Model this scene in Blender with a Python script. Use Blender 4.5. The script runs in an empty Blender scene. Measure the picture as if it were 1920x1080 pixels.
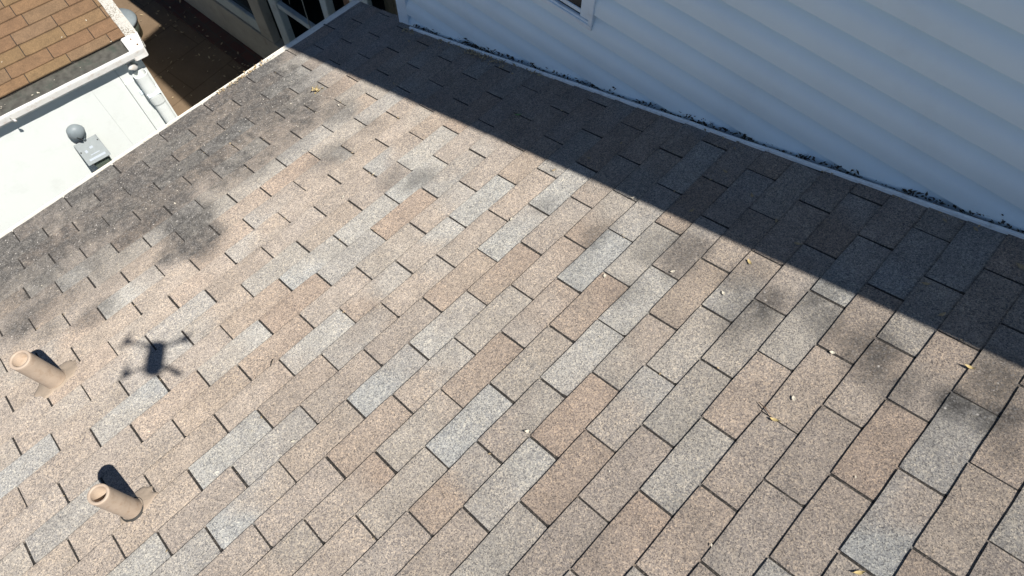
import bpy, bmesh, math, random
from mathutils import Vector, Matrix, noise
random.seed(7)
R = math.radians
scene = bpy.context.scene

# ------------------------------------------------------------------ camera, sky, sun, exposure
FPX = 1296.02
CAM = Vector((0.947884, 0.175521, 2.423912))
RW = ((0.7206709, 0.6932702, 0.0031341), (0.6216243, -0.6441786, -0.4456649), (-0.3069472, 0.3231260, -0.8951944))
cam_data = bpy.data.cameras.new('camera')
cam = bpy.data.objects.new('camera', cam_data)
scene.collection.objects.link(cam)
m = Matrix(((RW[0][0], -RW[1][0], -RW[2][0]), (RW[0][1], -RW[1][1], -RW[2][1]), (RW[0][2], -RW[1][2], -RW[2][2])))
cam.matrix_world = Matrix.Translation(CAM) @ m.to_4x4()
cam_data.sensor_width = 36.0
cam_data.lens = FPX * 36.0 / 1920.0
cam_data.clip_start = 0.02
cam_data.clip_end = 600
scene.camera = cam

SUN = Vector((0.5513, 0.0743, 0.8310)).normalized()
world = bpy.data.worlds.new('World')
scene.world = world
world.use_nodes = True
wn = world.node_tree
sky = wn.nodes.new('ShaderNodeTexSky')
sky.sky_type = 'NISHITA'
sky.sun_disc = False
sky.sun_elevation = math.asin(SUN.z)
sky.sun_rotation = math.atan2(SUN.x, SUN.y)
sky.air_density = 0.62
sky.dust_density = 0.0
sky.ozone_density = 2.5
wn.links.new(sky.outputs[0], wn.nodes['Background'].inputs[0])
wn.nodes['Background'].inputs[1].default_value = 0.066
sl = bpy.data.lights.new('sun', 'SUN')
sl.energy = 5.0
sl.angle = R(0.55)
sl.color = (1.0, 0.955, 0.89)
so = bpy.data.objects.new('sun', sl)
scene.collection.objects.link(so)
so.rotation_euler = SUN.to_track_quat('Z', 'Y').to_euler()
scene.view_settings.view_transform = 'Standard'
scene.view_settings.look = 'None'
scene.view_settings.exposure = 0.66
scene.view_settings.gamma = 1.0

# ------------------------------------------------------------------ helpers
AL = R(18.43); CA, SA = math.cos(AL), math.sin(AL)
def RP(u, v, w=0.0):
    """point on the main roof: u along the eave, v up the slope, w above it"""
    return Vector((v*CA - w*SA, u, v*SA + w*CA))

class MB:
    def __init__(s): s.v = []; s.f = []
    def box(s, p0, p1, M=None):
        x0,y0,z0 = p0; x1,y1,z1 = p1
        P = [(x0,y0,z0),(x1,y0,z0),(x1,y1,z0),(x0,y1,z0),(x0,y0,z1),(x1,y0,z1),(x1,y1,z1),(x0,y1,z1)]
        s.hexa(P, M)
    def hexa(s, P, M=None):
        n = len(s.v)
        for p in P:
            p = Vector(p); s.v.append(tuple(M(p) if M else p))
        s.f += [tuple(n+i for i in q) for q in ((0,3,2,1),(4,5,6,7),(0,1,5,4),(1,2,6,5),(2,3,7,6),(3,0,4,7))]
    def quad(s, a, b, c, d):
        n = len(s.v); s.v += [tuple(a), tuple(b), tuple(c), tuple(d)]; s.f.append((n, n+1, n+2, n+3))
    def tube(s, pts, rad, n=16, cap0=True, cap1=True):
        base = len(s.v); k = len(pts)
        rad = rad if isinstance(rad, (list, tuple)) else [rad]*k
        for i, p in enumerate(pts):
            p = Vector(p)
            d = (Vector(pts[min(i+1, k-1)]) - Vector(pts[max(i-1, 0)])).normalized()
            a = d.orthogonal().normalized() if abs(d.z) < .95 else Vector((1,0,0))
            a = (a - d*a.dot(d)).normalized(); b = d.cross(a)
            for j in range(n):
                t = 2*math.pi*j/n
                s.v.append(tuple(p + (a*math.cos(t) + b*math.sin(t))*rad[i]))
        for i in range(k-1):
            for j in range(n):
                s.f.append((base+i*n+j, base+i*n+(j+1)%n, base+(i+1)*n+(j+1)%n, base+(i+1)*n+j))
        if cap0: s.f.append(tuple(base+j for j in reversed(range(n))))
        if cap1: s.f.append(tuple(base+(k-1)*n+j for j in range(n)))
    def rings(s, rings, close=True, cap0=False, cap1=False):
        base = len(s.v); n = len(rings[0])
        for r in rings: s.v += [tuple(p) for p in r]
        for i in range(len(rings)-1):
            for j in range(n if close else n-1):
                s.f.append((base+i*n+j, base+i*n+(j+1)%n, base+(i+1)*n+(j+1)%n, base+(i+1)*n+j))
        if cap0: s.f.append(tuple(base+j for j in reversed(range(n))))
        if cap1: s.f.append(tuple(base+(len(rings)-1)*n+j for j in range(n)))
    def build(s, name, mat, parent=None, bevel=0, smooth=False, fix=True):
        me = bpy.data.meshes.new(name)
        me.from_pydata(s.v, [], s.f)
        me.materials.append(mat)
        if fix:
            bm = bmesh.new(); bm.from_mesh(me)
            bmesh.ops.recalc_face_normals(bm, faces=bm.faces)
            if bevel > 0:
                es = [e for e in bm.edges if len(e.link_faces) == 2 and e.calc_face_angle(0) > .6]
                bmesh.ops.bevel(bm, geom=es, offset=bevel, segments=2, affect='EDGES', clamp_overlap=True)
            bm.to_mesh(me); bm.free()
        if smooth:
            for p in me.polygons: p.use_smooth = True
        o = bpy.data.objects.new(name, me)
        scene.collection.objects.link(o)
        if parent is not None:
            o.parent = parent
            o.matrix_parent_inverse = parent.matrix_world.inverted()
        return o

def tag(o, label=None, cat=None, group=None, kind=None):
    if label: o['label'] = label
    if cat: o['category'] = cat
    if group: o['group'] = group
    if kind: o['kind'] = kind
    return o
def thing(name, label, cat, loc, group=None):
    o = bpy.data.objects.new(name, None)
    scene.collection.objects.link(o)
    o.location = loc
    o.empty_display_size = .1
    o.matrix_world = Matrix.Translation(Vector(loc))
    return tag(o, label, cat, group)

# ------------------------------------------------------------------ materials
def newmat(name):
    mt = bpy.data.materials.new(name); mt.use_nodes = True
    nt = mt.node_tree
    return mt, nt, nt.nodes['Principled BSDF']
def N(nt, t, **kw):
    n = nt.nodes.new(t)
    for k, v in kw.items():
        if k in n.inputs.keys() if isinstance(k, str) else False: n.inputs[k].default_value = v
        else: setattr(n, k, v)
    return n
def mixc(nt, fac, a, b, mode='MIX'):
    n = nt.nodes.new('ShaderNodeMix'); n.data_type = 'RGBA'; n.blend_type = mode
    for sock, val in ((n.inputs[0], fac), (n.inputs[6], a), (n.inputs[7], b)):
        if hasattr(val, 'links'): nt.links.new(val, sock)
        elif isinstance(val, (int, float)): sock.default_value = val
        else: sock.default_value = (*val, 1) if len(val) == 3 else val
    return n.outputs[2]
def ramp(nt, fac, stops, interp='LINEAR'):
    n = nt.nodes.new('ShaderNodeValToRGB'); n.color_ramp.interpolation = interp
    e = n.color_ramp.elements
    while len(e) < len(stops): e.new(.5)
    for el, (p, c) in zip(e, stops):
        el.position = p; el.color = (*c, 1) if not isinstance(c, (int, float)) else (c, c, c, 1)
    nt.links.new(fac, n.inputs[0]); return n.outputs[0]
def coords(nt):
    return nt.nodes.new('ShaderNodeTexCoord').outputs['Object']
def noi(nt, vec, scale, detail=4, rough=.55):
    n = nt.nodes.new('ShaderNodeTexNoise'); n.inputs['Scale'].default_value = scale
    n.inputs['Detail'].default_value = detail; n.inputs['Roughness'].default_value = rough
    nt.links.new(vec, n.inputs['Vector']); return n.outputs['Fac']
def vor(nt, vec, scale, out='Distance', feature='F1'):
    n = nt.nodes.new('ShaderNodeTexVoronoi'); n.inputs['Scale'].default_value = scale; n.feature = feature
    nt.links.new(vec, n.inputs['Vector']); return n.outputs[out]
def bump(nt, bs, h, strength=.3, dist=.002):
    b = nt.nodes.new('ShaderNodeBump'); b.inputs['Strength'].default_value = strength
    b.inputs['Distance'].default_value = dist
    nt.links.new(h, b.inputs['Height']); nt.links.new(b.outputs[0], bs.inputs['Normal'])
def math_(nt, op, a, b):
    n = nt.nodes.new('ShaderNodeMath'); n.operation = op
    for s, v in ((n.inputs[0], a), (n.inputs[1], b)):
        if hasattr(v, 'links'): nt.links.new(v, s)
        else: s.default_value = v
    return n.outputs[0]

def mat_plain(name, col, rough=.6, var=.12, scale=6, dirt=None, dirt_amt=.3, dirt_scale=9, spec=.4, bmp=0, bscale=300):
    mt, nt, bs = newmat(name)
    c = coords(nt)
    a = noi(nt, c, scale, 5)
    lo = tuple(x*(1-var) for x in col); hi = tuple(min(1, x*(1+var)) for x in col)
    out = ramp(nt, a, [(.3, lo), (.7, hi)])
    if dirt:
        d = noi(nt, c, dirt_scale, 8, .7)
        f = ramp(nt, d, [(.52, 0.0), (.68, dirt_amt)])
        out = mixc(nt, f, out, dirt)
    nt.links.new(out, bs.inputs['Base Color'])
    bs.inputs['Roughness'].default_value = rough
    bs.inputs['Specular IOR Level'].default_value = spec
    if bmp: bump(nt, bs, noi(nt, c, bscale, 3), bmp, .002)
    return mt

def mat_shingle(name, attr=True, base=None):
    mt, nt, bs = newmat(name)
    c = coords(nt)
    if attr:
        at = nt.nodes.new('ShaderNodeAttribute'); at.attribute_name = 'tab'
        col, al = at.outputs['Color'], at.outputs['Alpha']
    # coarse tone drift
    drift = ramp(nt, noi(nt, c, 9, 4), [(.3, .9), (.7, 1.1)])
    col = mixc(nt, 1.0, col, drift, 'MULTIPLY')
    col = mixc(nt, 1.0, col, ramp(nt, noi(nt, c, 45, 5, .6), [(.3, .91), (.7, 1.09)]), 'MULTIPLY')
    # granules: random tone per ~3 mm cell, and a finer one
    g1 = nt.nodes.new('ShaderNodeSeparateColor'); nt.links.new(vor(nt, c, 330, 'Color'), g1.inputs[0])
    t1 = ramp(nt, g1.outputs[0], [(0, (.42,.42,.44)), (.17, (.73,.72,.73)), (.42, (.97,.96,.97)), (.77, (1.14,1.13,1.1)), (1, (1.52,1.48,1.41))])
    g2 = nt.nodes.new('ShaderNodeSeparateColor'); nt.links.new(vor(nt, c, 200, 'Color'), g2.inputs[0])
    t2 = ramp(nt, g2.outputs[1], [(0, (.70,.71,.75)), (.5, (1.0,1.0,1.0)), (1, (1.34,1.29,1.2))])
    col = mixc(nt, 1.0, col, t1, 'MULTIPLY')
    col = mixc(nt, ramp(nt, noi(nt, c, 6, 5, .6), [(.35, .45), (.65, 1.0)]), col, t2, 'MULTIPLY')
    # algae and soot stains: alpha holds how dirty that spot of the roof is
    n2 = noi(nt, c, 28, 6, .65)
    st = math_(nt, 'MULTIPLY', al, ramp(nt, n2, [(.25, .62), (.7, 1.15)]))
    st = ramp(nt, st, [(0, 0.0), (1, 1.0)])
    g3 = nt.nodes.new('ShaderNodeSeparateColor'); nt.links.new(vor(nt, c, 200, 'Color'), g3.inputs[0])
    scol = ramp(nt, g3.outputs[2], [(0, (.026,.0255,.025)), (.5, (.054,.052,.05)), (.85, (.085,.081,.077)), (1, (.17,.165,.16))])
    col = mixc(nt, math_(nt, 'MULTIPLY', st, .93), col, scol)
    # pale lichen flecks where it is stained
    vd = nt.nodes.new('ShaderNodeTexVoronoi'); vd.inputs['Scale'].default_value = 42
    nt.links.new(c, vd.inputs['Vector'])
    sp = nt.nodes.new('ShaderNodeSeparateColor'); nt.links.new(vd.outputs['Color'], sp.inputs[0])
    near = ramp(nt, vd.outputs['Distance'], [(.10, 1.0), (.17, 0.0)])
    pick = ramp(nt, sp.outputs[0], [(.68, 0.0), (.72, 1.0)])
    fl = math_(nt, 'MULTIPLY', math_(nt, 'MULTIPLY', near, pick), ramp(nt, al, [(.45, 0.0), (.8, .75)]))
    col = mixc(nt, fl, col, (.5,.47,.43))
    nt.links.new(col, bs.inputs['Base Color'])
    bs.inputs['Roughness'].default_value = .92
    if 'Diffuse Roughness' in bs.inputs: bs.inputs['Diffuse Roughness'].default_value = 1.0
    bs.inputs['Specular IOR Level'].default_value = .25
    bump(nt, bs, vor(nt, c, 330), .55, .0016)
    return mt

M = {}
M['shingle'] = mat_shingle('granule_shingle')
M['slot'] = mat_plain('shingle_underlay', (.022,.02,.018), .95, .4, 120, (.16,.135,.11), .8, 130)
M['siding'] = mat_plain('pale_vinyl_siding', (.76,.89,.93), .45, .025, 3, (.5,.55,.56), .16, 2.5)
M['trim'] = mat_plain('white_trim', (.78,.88,.92), .45, .04, 8, (.45,.43,.4), .25, 12)
M['flash'] = mat_plain('flashing_metal', (.80,.86,.87), .5, .06, 14, (.3,.3,.28), .4, 22)
M['gutter'] = mat_plain('painted_gutter', (.72,.68,.59), .5, .08, 14, (.42,.33,.22), .55, 24)
M['pipe'] = mat_plain('beige_painted_pipe', (.41,.325,.25), .6, .08, 16, (.26,.17,.11), .5, 34)
M['sealant'] = mat_plain('beige_roof_sealant', (.31,.25,.19), .8, .12, 20, (.3,.22,.17), .45, 40, bmp=.6, bscale=90)
M['bore'] = mat_plain('pipe_bore', (.25,.2,.15), .9, .2, 30)
M['pipe_foot'] = mat_plain('black_foot_gap', (.035,.033,.03), .8, .2, 30)
M['white_wall'] = mat_plain('white_painted_panel', (.67,.70,.68), .55, .015, 3, (.48,.5,.47), .25, 5)
M['n_gutter'] = mat_plain('weathered_white_gutter', (.68,.67,.64), .5, .05, 12, (.40,.27,.18), .4, 26)
M['trough'] = mat_plain('grimy_gutter_trough', (.075,.072,.062), .9, .35, 22, (.04,.06,.045), .6, 14, bmp=.5, bscale=80)
M['glass'] = mat_plain('dark_glass', (.014,.024,.03), .12, .2, 3, spec=.2)
M['lamp_grey'] = mat_plain('grey_plastic', (.18,.21,.225), .5, .06, 30, (.14,.16,.17), .3, 40)
M['plate'] = mat_plain('grey_plate', (.22,.245,.25), .45, .05, 30, (.17,.19,.2), .4, 50)
M['box_green'] = mat_plain('grey_green_housing', (.10,.125,.10), .6, .06, 20)
M['black'] = mat_plain('black_plastic', (.02,.02,.022), .5, .1, 20)
M['mark'] = mat_plain('faded_print', (.33,.37,.42), .5, .05, 60)
M['porch'] = mat_plain('porch_grey_paint', (.40,.45,.44), .6, .12, 7, (.2,.19,.16), .5, 9)
M['porch_sill'] = mat_plain('porch_beige_board', (.33,.31,.26), .65, .14, 6, (.16,.14,.11), .5, 8)
M['dark_int'] = mat_plain('dim_room', (.035,.04,.036), .9, .3, 4)
M['wood'] = mat_plain('brown_wood', (.17,.105,.065), .75, .3, 18, (.07,.045,.03), .6, 12)
M['planks'] = mat_plain('olive_brown_planks', (.16,.14,.095), .8, .25, 14, (.07,.06,.045), .5, 10)
M['cable'] = mat_plain('pale_cable', (.35,.35,.3), .6, .1, 30)
M['curtain'] = mat_plain('olive_curtain', (.2,.22,.13), .8, .2, 9)
M['drone'] = mat_plain('drone_grey', (.22,.225,.23), .45, .05, 30)
M['leaf_tan'] = mat_plain('dry_leaf', (.36,.28,.17), .75, .2, 70, (.3,.2,.1), .5, 90)
M['leaf_pale'] = mat_plain('bleached_leaf', (.55,.5,.4), .75, .15, 70)
M['leaf_yellow'] = mat_plain('yellow_leaf', (.45,.35,.16), .7, .2, 70, (.35,.22,.1), .5, 90)
M['leaf_green'] = mat_plain('green_leaf', (.14,.26,.09), .6, .2, 70)
M['dirt'] = mat_plain('dark_leaf_debris', (.04,.038,.03), .95, .4, 60, bmp=.7, bscale=120)
M['soffit'] = mat_plain('white_soffit', (.7,.71,.7), .6, .04, 5)

# ground: brown stained paving with joints
mt, nt, bs = newmat('brown_paving'); c = coords(nt)
base = ramp(nt, noi(nt, c, 2.2, 8, .6), [(.3, (.12,.08,.045)), (.55, (.16,.11,.066)), (.75, (.19,.14,.09))])
base = mixc(nt, ramp(nt, noi(nt, c, 40, 5, .7), [(.5, 0.0), (.75, .35)]), base, (.06,.042,.028))
bt = nt.nodes.new('ShaderNodeTexBrick'); bt.inputs['Scale'].default_value = 1.0
bt.inputs['Brick Width'].default_value = .9; bt.inputs['Row Height'].default_value = .45; bt.inputs['Mortar Size'].default_value = .006
bt.inputs['Color1'].default_value = (1,1,1,1); bt.inputs['Color2'].default_value = (.88,.88,.88,1); bt.inputs['Mortar'].default_value = (.6,.57,.52,1)
mp = nt.nodes.new('ShaderNodeMapping'); mp.inputs['Rotation'].default_value = (0,0,R(84)); mp.inputs['Location'].default_value = (.2,.13,0)
nt.links.new(c, mp.inputs[0]); nt.links.new(mp.outputs[0], bt.inputs['Vector'])
nt.links.new(mixc(nt, 1.0, base, bt.outputs['Color'], 'MULTIPLY'), bs.inputs['Base Color']); bs.inputs['Roughness'].default_value = .85
bump(nt, bs, noi(nt, c, 120, 4), .3, .003)
M['ground'] = mt
# bricks of the border
mt, nt, bs = newmat('red_brick_border'); c = coords(nt)
bt = nt.nodes.new('ShaderNodeTexBrick'); bt.inputs['Scale'].default_value = 1.0
bt.inputs['Brick Width'].default_value = .21; bt.inputs['Row Height'].default_value = .1; bt.inputs['Mortar Size'].default_value = .006
bt.inputs['Color1'].default_value = (.10,.035,.025,1); bt.inputs['Color2'].default_value = (.06,.026,.02,1); bt.inputs['Mortar'].default_value = (.05,.045,.035,1)
nt.links.new(c, bt.inputs['Vector'])
nt.links.new(mixc(nt, ramp(nt, noi(nt, c, 7, 6), [(.45, 0.0), (.65, .6)]), bt.outputs['Color'], (.07,.06,.04)), bs.inputs['Base Color'])
bs.inputs['Roughness'].default_value = .9
M['brick'] = mt
# smooth brown shingles of the low building (colour from the tab attribute)
mt, nt, bs = newmat('worn_brown_shingle'); c = coords(nt)
at = nt.nodes.new('ShaderNodeAttribute'); at.attribute_name = 'tab'
col = mixc(nt, 1.0, at.outputs['Color'], ramp(nt, noi(nt, c, 11, 6, .6), [(.3, .84), (.7, 1.14)]), 'MULTIPLY')
g1 = nt.nodes.new('ShaderNodeSeparateColor'); nt.links.new(vor(nt, c, 260, 'Color'), g1.inputs[0])
col = mixc(nt, 1.0, col, ramp(nt, g1.outputs[0], [(0, .72), (.5, 1.0), (1, 1.26)]), 'MULTIPLY')
nt.links.new(col, bs.inputs['Base Color']); bs.inputs['Roughness'].default_value = .9
bump(nt, bs, vor(nt, c, 260), .4, .0015)
M['brown_shingle'] = mt
# peeling white paint on the rake board
mt, nt, bs = newmat('peeling_white_paint'); c = coords(nt)
f = ramp(nt, noi(nt, c, 90, 6, .75), [(.5, 0.0), (.56, 1.0)])
f2 = ramp(nt, noi(nt, c, 6, 3), [(.4, .25), (.6, 1.0)])
nt.links.new(mixc(nt, math_(nt, 'MULTIPLY', f, f2), (.50,.48,.43), (.16,.14,.10)), bs.inputs['Base Color']); bs.inputs['Roughness'].default_value = .7
bump(nt, bs, noi(nt, c, 70, 6, .75), .6, .004)
M['peel'] = mt

# ------------------------------------------------------------------ ground
g = MB(); g.quad((-60,-60,-3), (60,-60,-3), (60,60,-3), (-60,60,-3))
tag(g.build('ground', M['ground']), kind='structure')

# ------------------------------------------------------------------ the house with the shingled roof
house = thing('house', 'white vinyl sided house with blended tan and grey shingle roof below its wall', 'house', (0, 0, -3))

T, EX, STG = .3048, .127, 5/12
LIGHT = {(-17,11),(-14,5),(-11,4),(-7,0),(-7,7),(-6,1),(-6,4),(-6,5),(-6,6),(-5,2),(-3,2),(-3,4),(-3,5),(-2,0),(-1,4),(-1,5),(0,-1),(0,1),(0,2),(2,3),(2,5),(3,0),(4,1),(4,2),(5,-1),(8,2),(12,-2)}
GREY = {(-8,3),(-7,2),(-4,4),(-1,0),(2,4),(3,1),(3,3),(5,4),(6,-2),(6,0),(6,1),(7,1),(8,-1),(8,1),(9,2),(10,2),(11,-3),(12,-1),(14,-2)}
RED = {(-14,10),(-7,8),(-5,3),(-5,5),(-4,2),(-1,7),(1,4),(2,-1),(2,1),(3,2),(3,4),(4,-1),(5,0),(6,-1),(7,3),(8,-2),(11,-1)}
STAINS = [(.45,-1.93,.62,.30,.72),(1.12,-1.80,.34,.26,.66),(-.25,-1.75,.3,.25,.6),(0.959,-2.138,0.28,0.25,1),(1.264,-2.08,0.2,0.2,0.8),(1.216,-1.761,0.16,0.16,0.9),(0.616,-2.098,0.3,0.25,1),(0.356,-2.201,0.25,0.2,1),(0.352,-1.82,0.22,0.18,1),(0.367,-1.519,0.14,0.16,1),(0.365,-1.331,0.1,0.12,0.9),(0.244,-1.39,0.1,0.08,0.8),(-0.034,-2.287,0.25,0.18,0.9),(-0.325,-2.244,0.25,0.2,0.9),(-0.415,-1.665,0.13,0.1,0.8),(-0.187,-1.346,0.1,0.07,0.7),(-0.434,-1.969,0.1,0.2,0.7),(-0.375,-1.456,0.06,0.05,0.5),(1.348,-1.516,0.1,0.1,0.6),(1.596,-1.87,0.1,0.1,0.25),(1.226,-0.684,0.1,0.05,0.7),(1.101,-1.264,0.12,0.07,0.5),(1.357,-1.227,0.08,0.08,0.3),(1.428,0.261,0.07,0.05,0.6),(1.521,0.572,0.1,0.07,0.8),(1.564,0.814,0.1,0.07,0.5),(1.515,0.949,0.09,0.06,0.75),(1.407,0.876,0.08,0.06,0.5),(1.477,0.458,0.08,0.06,0.4),(1.259,0.483,0.06,0.05,0.35),(1.631,1.074,0.08,0.05,0.6),(1.51,1.301,0.09,0.06,0.75),(1.453,1.412,0.07,0.06,0.55),(1.492,1.243,0.08,0.05,0.6),(1.497,1.543,0.06,0.05,0.95),(1.523,1.645,0.07,0.06,0.9),(1.648,1.578,0.08,0.06,0.7),(1.545,1.142,0.08,0.05,0.5),(1.439,1.722,0.06,0.05,0.5),(0.74,1.242,0.05,0.1,0.15),(0.48,1.033,0.06,0.06,0.25),(1.185,-0.821,0.1,0.06,0.4),(1.443,-0.077,0.06,0.05,0.35),(0.845,-1.621,0.2,0.12,0.7),(0.672,-1.674,0.15,0.12,0.7),(-0.33,-1.937,0.2,0.08,0.5),(-0.011,-1.473,0.1,0.05,0.3)]
def stain(u, v):
    n1 = noise.noise(Vector((u*5, v*5, 1.3))); n2 = noise.noise(Vector((u*20, v*8, 4.1))); n3 = noise.noise(Vector((u*40, v*40, 9)))
    uu = u + .05*n1; vv = v + .05*noise.noise(Vector((u*5, v*5, 7.7)))
    s = 0
    for a, b, ra, rb, amt in STAINS:
        d = ((uu-a)/ra)**2 + ((vv-b)/rb)**2
        if d < 5: s = max(s, amt*math.exp(-d*d*.55))
    e_ = max(0, min(1, (-1.40 - v - .38*max(0, u-1.0) - .1*max(0, -u))/.6)); s = max(s, e_*(1.02 + .38*n1 + .22*n2)*(1 if u < 1.35 else max(.15, 1 - (u-1.35)*3.2)))
    s += .12*max(0, -1.2 - v)*(0.6+n1)
    s = s*(1.08 + .4*n2 + .25*n3) + .05*max(0, n1)
    return max(0, min(1, s))
# slots drift by a few millimetres from course to course, as laid
DR = [(-20,-.03),(-15,-.02),(-12,.0),(-8,.035),(-3,.02),(0,0),(4,-.015),(7,-.005),(9,.012),(12,0),(60,0)]
def drift(r):
    for (a, x), (b, y) in zip(DR, DR[1:]):
        if a <= r <= b: return x + (y-x)*(r-a)/(b-a)
    return 0
WALLY = lambda X: 2.155 + .0387*X
rv, rf, rc = [], [], []
slotb = MB()
base = [(.277,.240,.204), (.283,.241,.201), (.268,.237,.208), (.288,.252,.217), (.278,.236,.199), (.262,.229,.198), (.275,.244,.214)]
grc = [(.279,.277,.262), (.284,.277,.258), (.272,.275,.266)]
midg = [(.274,.259,.234), (.277,.255,.226), (.268,.258,.240)]
red = [(.270,.221,.182), (.258,.215,.179), (.276,.229,.189)]
rnd = random.Random(11)
for r in range(-19, 37):
    v0 = r*EX; v1 = v0 + EX
    if r == -19: v0 = -2.432
    off = (STG*r + drift(r))*T + rnd.uniform(-.0025, .0025)
    umax = 2.135 if v0 < -1.86 else WALLY(v0*CA) + .004
    j0 = math.floor((-2.45 - off)/T); j1 = math.ceil((umax - off)/T)
    skew = rnd.uniform(-.0012, .0012); p1, p2 = rnd.uniform(0, 6), rnd.uniform(0, 6)
    for j in range(j0, j1):
        ua = off + j*T; ub = ua + T
        jj = j
        third = (j + r) % 3
        gl = .0041 if third else .0030; gr = .0041 if (third+1) % 3 else .0030
        ua += gl + rnd.uniform(-.001, .001); ub -= gr + rnd.uniform(-.001, .001)
        ua = max(ua, -2.45); ub = min(ub, umax)
        if ub - ua < .01: continue
        key = (r, jj)
        q = rnd.random()
        if key in LIGHT: cb = rnd.choice(grc); cb = tuple(x*1.06 for x in cb)
        elif key in GREY: cb = rnd.choice(midg); cb = tuple(x*1.04 for x in cb)
        elif key in RED: cb = rnd.choice(red)
        elif r > 14 or j < -3:
            cb = rnd.choice(grc if q < .18 else (red if q > .86 else base))
        elif r < -10: cb = rnd.choice(midg if q < .25 else (red if q > .9 else base))
        else: cb = rnd.choice(midg if q < .1 else base)
        k = rnd.uniform(.96, 1.04); cb = tuple(x*k for x in cb)
        # a soft second tone across the tab, as blended granules run from one colour to the next
        k2 = rnd.uniform(.94, 1.06); q2 = rnd.random(); alt = rnd.choice(midg if q2 < .35 else (grc if q2 < .5 else (red if q2 < .65 else base)))
        mixa = rnd.choice((.15, .3, .5, .75)); cb2 = tuple((x*(1-mixa) + y*mixa)*k2 for x, y in zip(cb, alt)); flip = rnd.random() < .5; tsh = rnd.uniform(-.25, .35)
        nu, nv = 12, 8
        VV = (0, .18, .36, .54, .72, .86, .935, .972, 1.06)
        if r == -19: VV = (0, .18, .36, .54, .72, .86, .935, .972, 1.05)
        b0 = len(rv)
        tw = rnd.uniform(-.0012, .0012); lift = rnd.uniform(0, .0014); cl = rnd.uniform(0, .0015)
        jit = rnd.uniform(-.0012, .0012); stk = rnd.choice((.86, .93, .97, 1.0, 1.06, 1.1))
        for iv in range(nv+1):
            for iu in range(nu+1):
                fu = iu/nu; fv = VV[iv]
                u = ua + (ub-ua)*fu
                v = v0 + (v1 - v0)*fv
                if iv == 0:
                    v += .0009*math.sin(u*21+p1) + .0008*noise.noise(Vector((u*60, r, 0))) + jit + tw*(fu-.5)*2 + skew*u*.6
                if r == -19 and iv == 0: v = -2.437 + .006*noise.noise(Vector((u*8, 0, 1))) + (0 if u < 1.1 else (u-1.1)*.06)
                w = .0042*(1-fv) + .0012 + lift*.7*(1-fv) + .0006*noise.noise(Vector((u*9, v*9, 3))) + (cl*(1-fv)*(2*fu-1)**2 if fv < .5 else 0)
                if iu == 0 or iu == nu: w -= .0012
                rv.append(RP(u, v, w)[:])
                s = min(1, stain(u, v)*stk)
                t = (1-fu if flip else fu) - tsh*.5 + .45*noise.noise(Vector((u*7, v*9, r*3.1))) ; t = max(0, min(1, (t-.5)*2.2+.5))
                col = [a*(1-t)+b*t for a, b in zip(cb, cb2)]
                gk = (.55 if iv == 7 else (.22 if iv == 8 else 1)); gk = 1 - (1-gk)*(.75+.5*noise.noise(Vector((u*14, r, 8))))  # dark line of the gap under the next butt, put into the colour
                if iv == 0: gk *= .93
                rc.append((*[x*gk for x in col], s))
        n = nu+1
        for iv in range(nv):
            for iu in range(nu):
                a = b0 + iv*n + iu
                rf.append((a, a+1, a+1+n, a+n))
        # butt edge and slot sides
        e0 = len(rv)
        edge = [b0+iu for iu in range(nu+1)]
        for idx in edge:
            x, y, z = rv[idx]; p = Vector((x, y, z)) - Vector((-SA, 0, CA))*.0065
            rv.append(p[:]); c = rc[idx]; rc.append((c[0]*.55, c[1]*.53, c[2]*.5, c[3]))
        for iu in range(nu): rf.append((e0+iu, e0+iu+1, b0+iu+1, b0+iu))
        for sidei in (0, nu):
            col = [b0+iv*n+sidei for iv in range(nv+1)]; e1 = len(rv)
            for idx in col:
                x, y, z = rv[idx]; p = Vector((x, y, z)) - Vector((-SA, 0, CA))*.0065
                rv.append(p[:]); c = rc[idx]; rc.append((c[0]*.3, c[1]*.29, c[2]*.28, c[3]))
            for iv in range(nv): rf.append((col[iv], col[iv+1], e1+iv+1, e1+iv))
        # grit-filled floor of the slot on the right of this tab
        if ub < umax-.01:
            ww = gl+gr+.003
            slotb.quad(RP(ub-.001, v0, .0012), RP(ub+ww, v0, .0012), RP(ub+ww, v1, .0003), RP(ub-.001, v1, .0003))
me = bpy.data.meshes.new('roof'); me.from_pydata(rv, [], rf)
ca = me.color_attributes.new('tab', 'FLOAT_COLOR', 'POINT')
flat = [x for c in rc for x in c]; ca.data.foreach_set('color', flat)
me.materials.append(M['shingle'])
roof = bpy.data.objects.new('roof', me); scene.collection.objects.link(roof); roof.parent = house
roof.matrix_parent_inverse = house.matrix_world.inverted()
sl_ = slotb.build('shingle_slots', M['slot'], roof, fix=False)
# deck under the shingles
d = MB()
d.hexa([RP(-2.45,-2.36,-.03), RP(2.12,-2.36,-.03), RP(2.12,4.7,-.03), RP(-2.45,4.7,-.03), RP(-2.45,-2.36,-.0035), RP(2.1,-2.36,-.0035), RP(2.1,4.7,-.0035), RP(-2.45,4.7,-.0035)])
d.build('roof_deck', M['slot'], roof)

# gutter lip / drip edge along the eave
gm = MB(); rings = []
nseg = 150
for i in range(nseg+1):
    u = -2.46 + (2.14+2.46)*i/nseg
    wob = .0025*noise.noise(Vector((u*7, 0, 0))) + .0012*noise.noise(Vector((u*30, 5, 0)))
    prof = [(-2.355,-.004), (-2.42,-.003), (-2.470+wob,-.001), (-2.478+wob,.003), (-2.486+wob,-.002), (-2.487+wob,-.03), (-2.478+wob,-.10), (-2.45,-.13), (-2.40,-.135)]
    rings.append([RP(u, a, b) for a, b in prof])
gm.rings(rings, close=False)
gm.build('gutter', M['gutter'], house)
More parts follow.
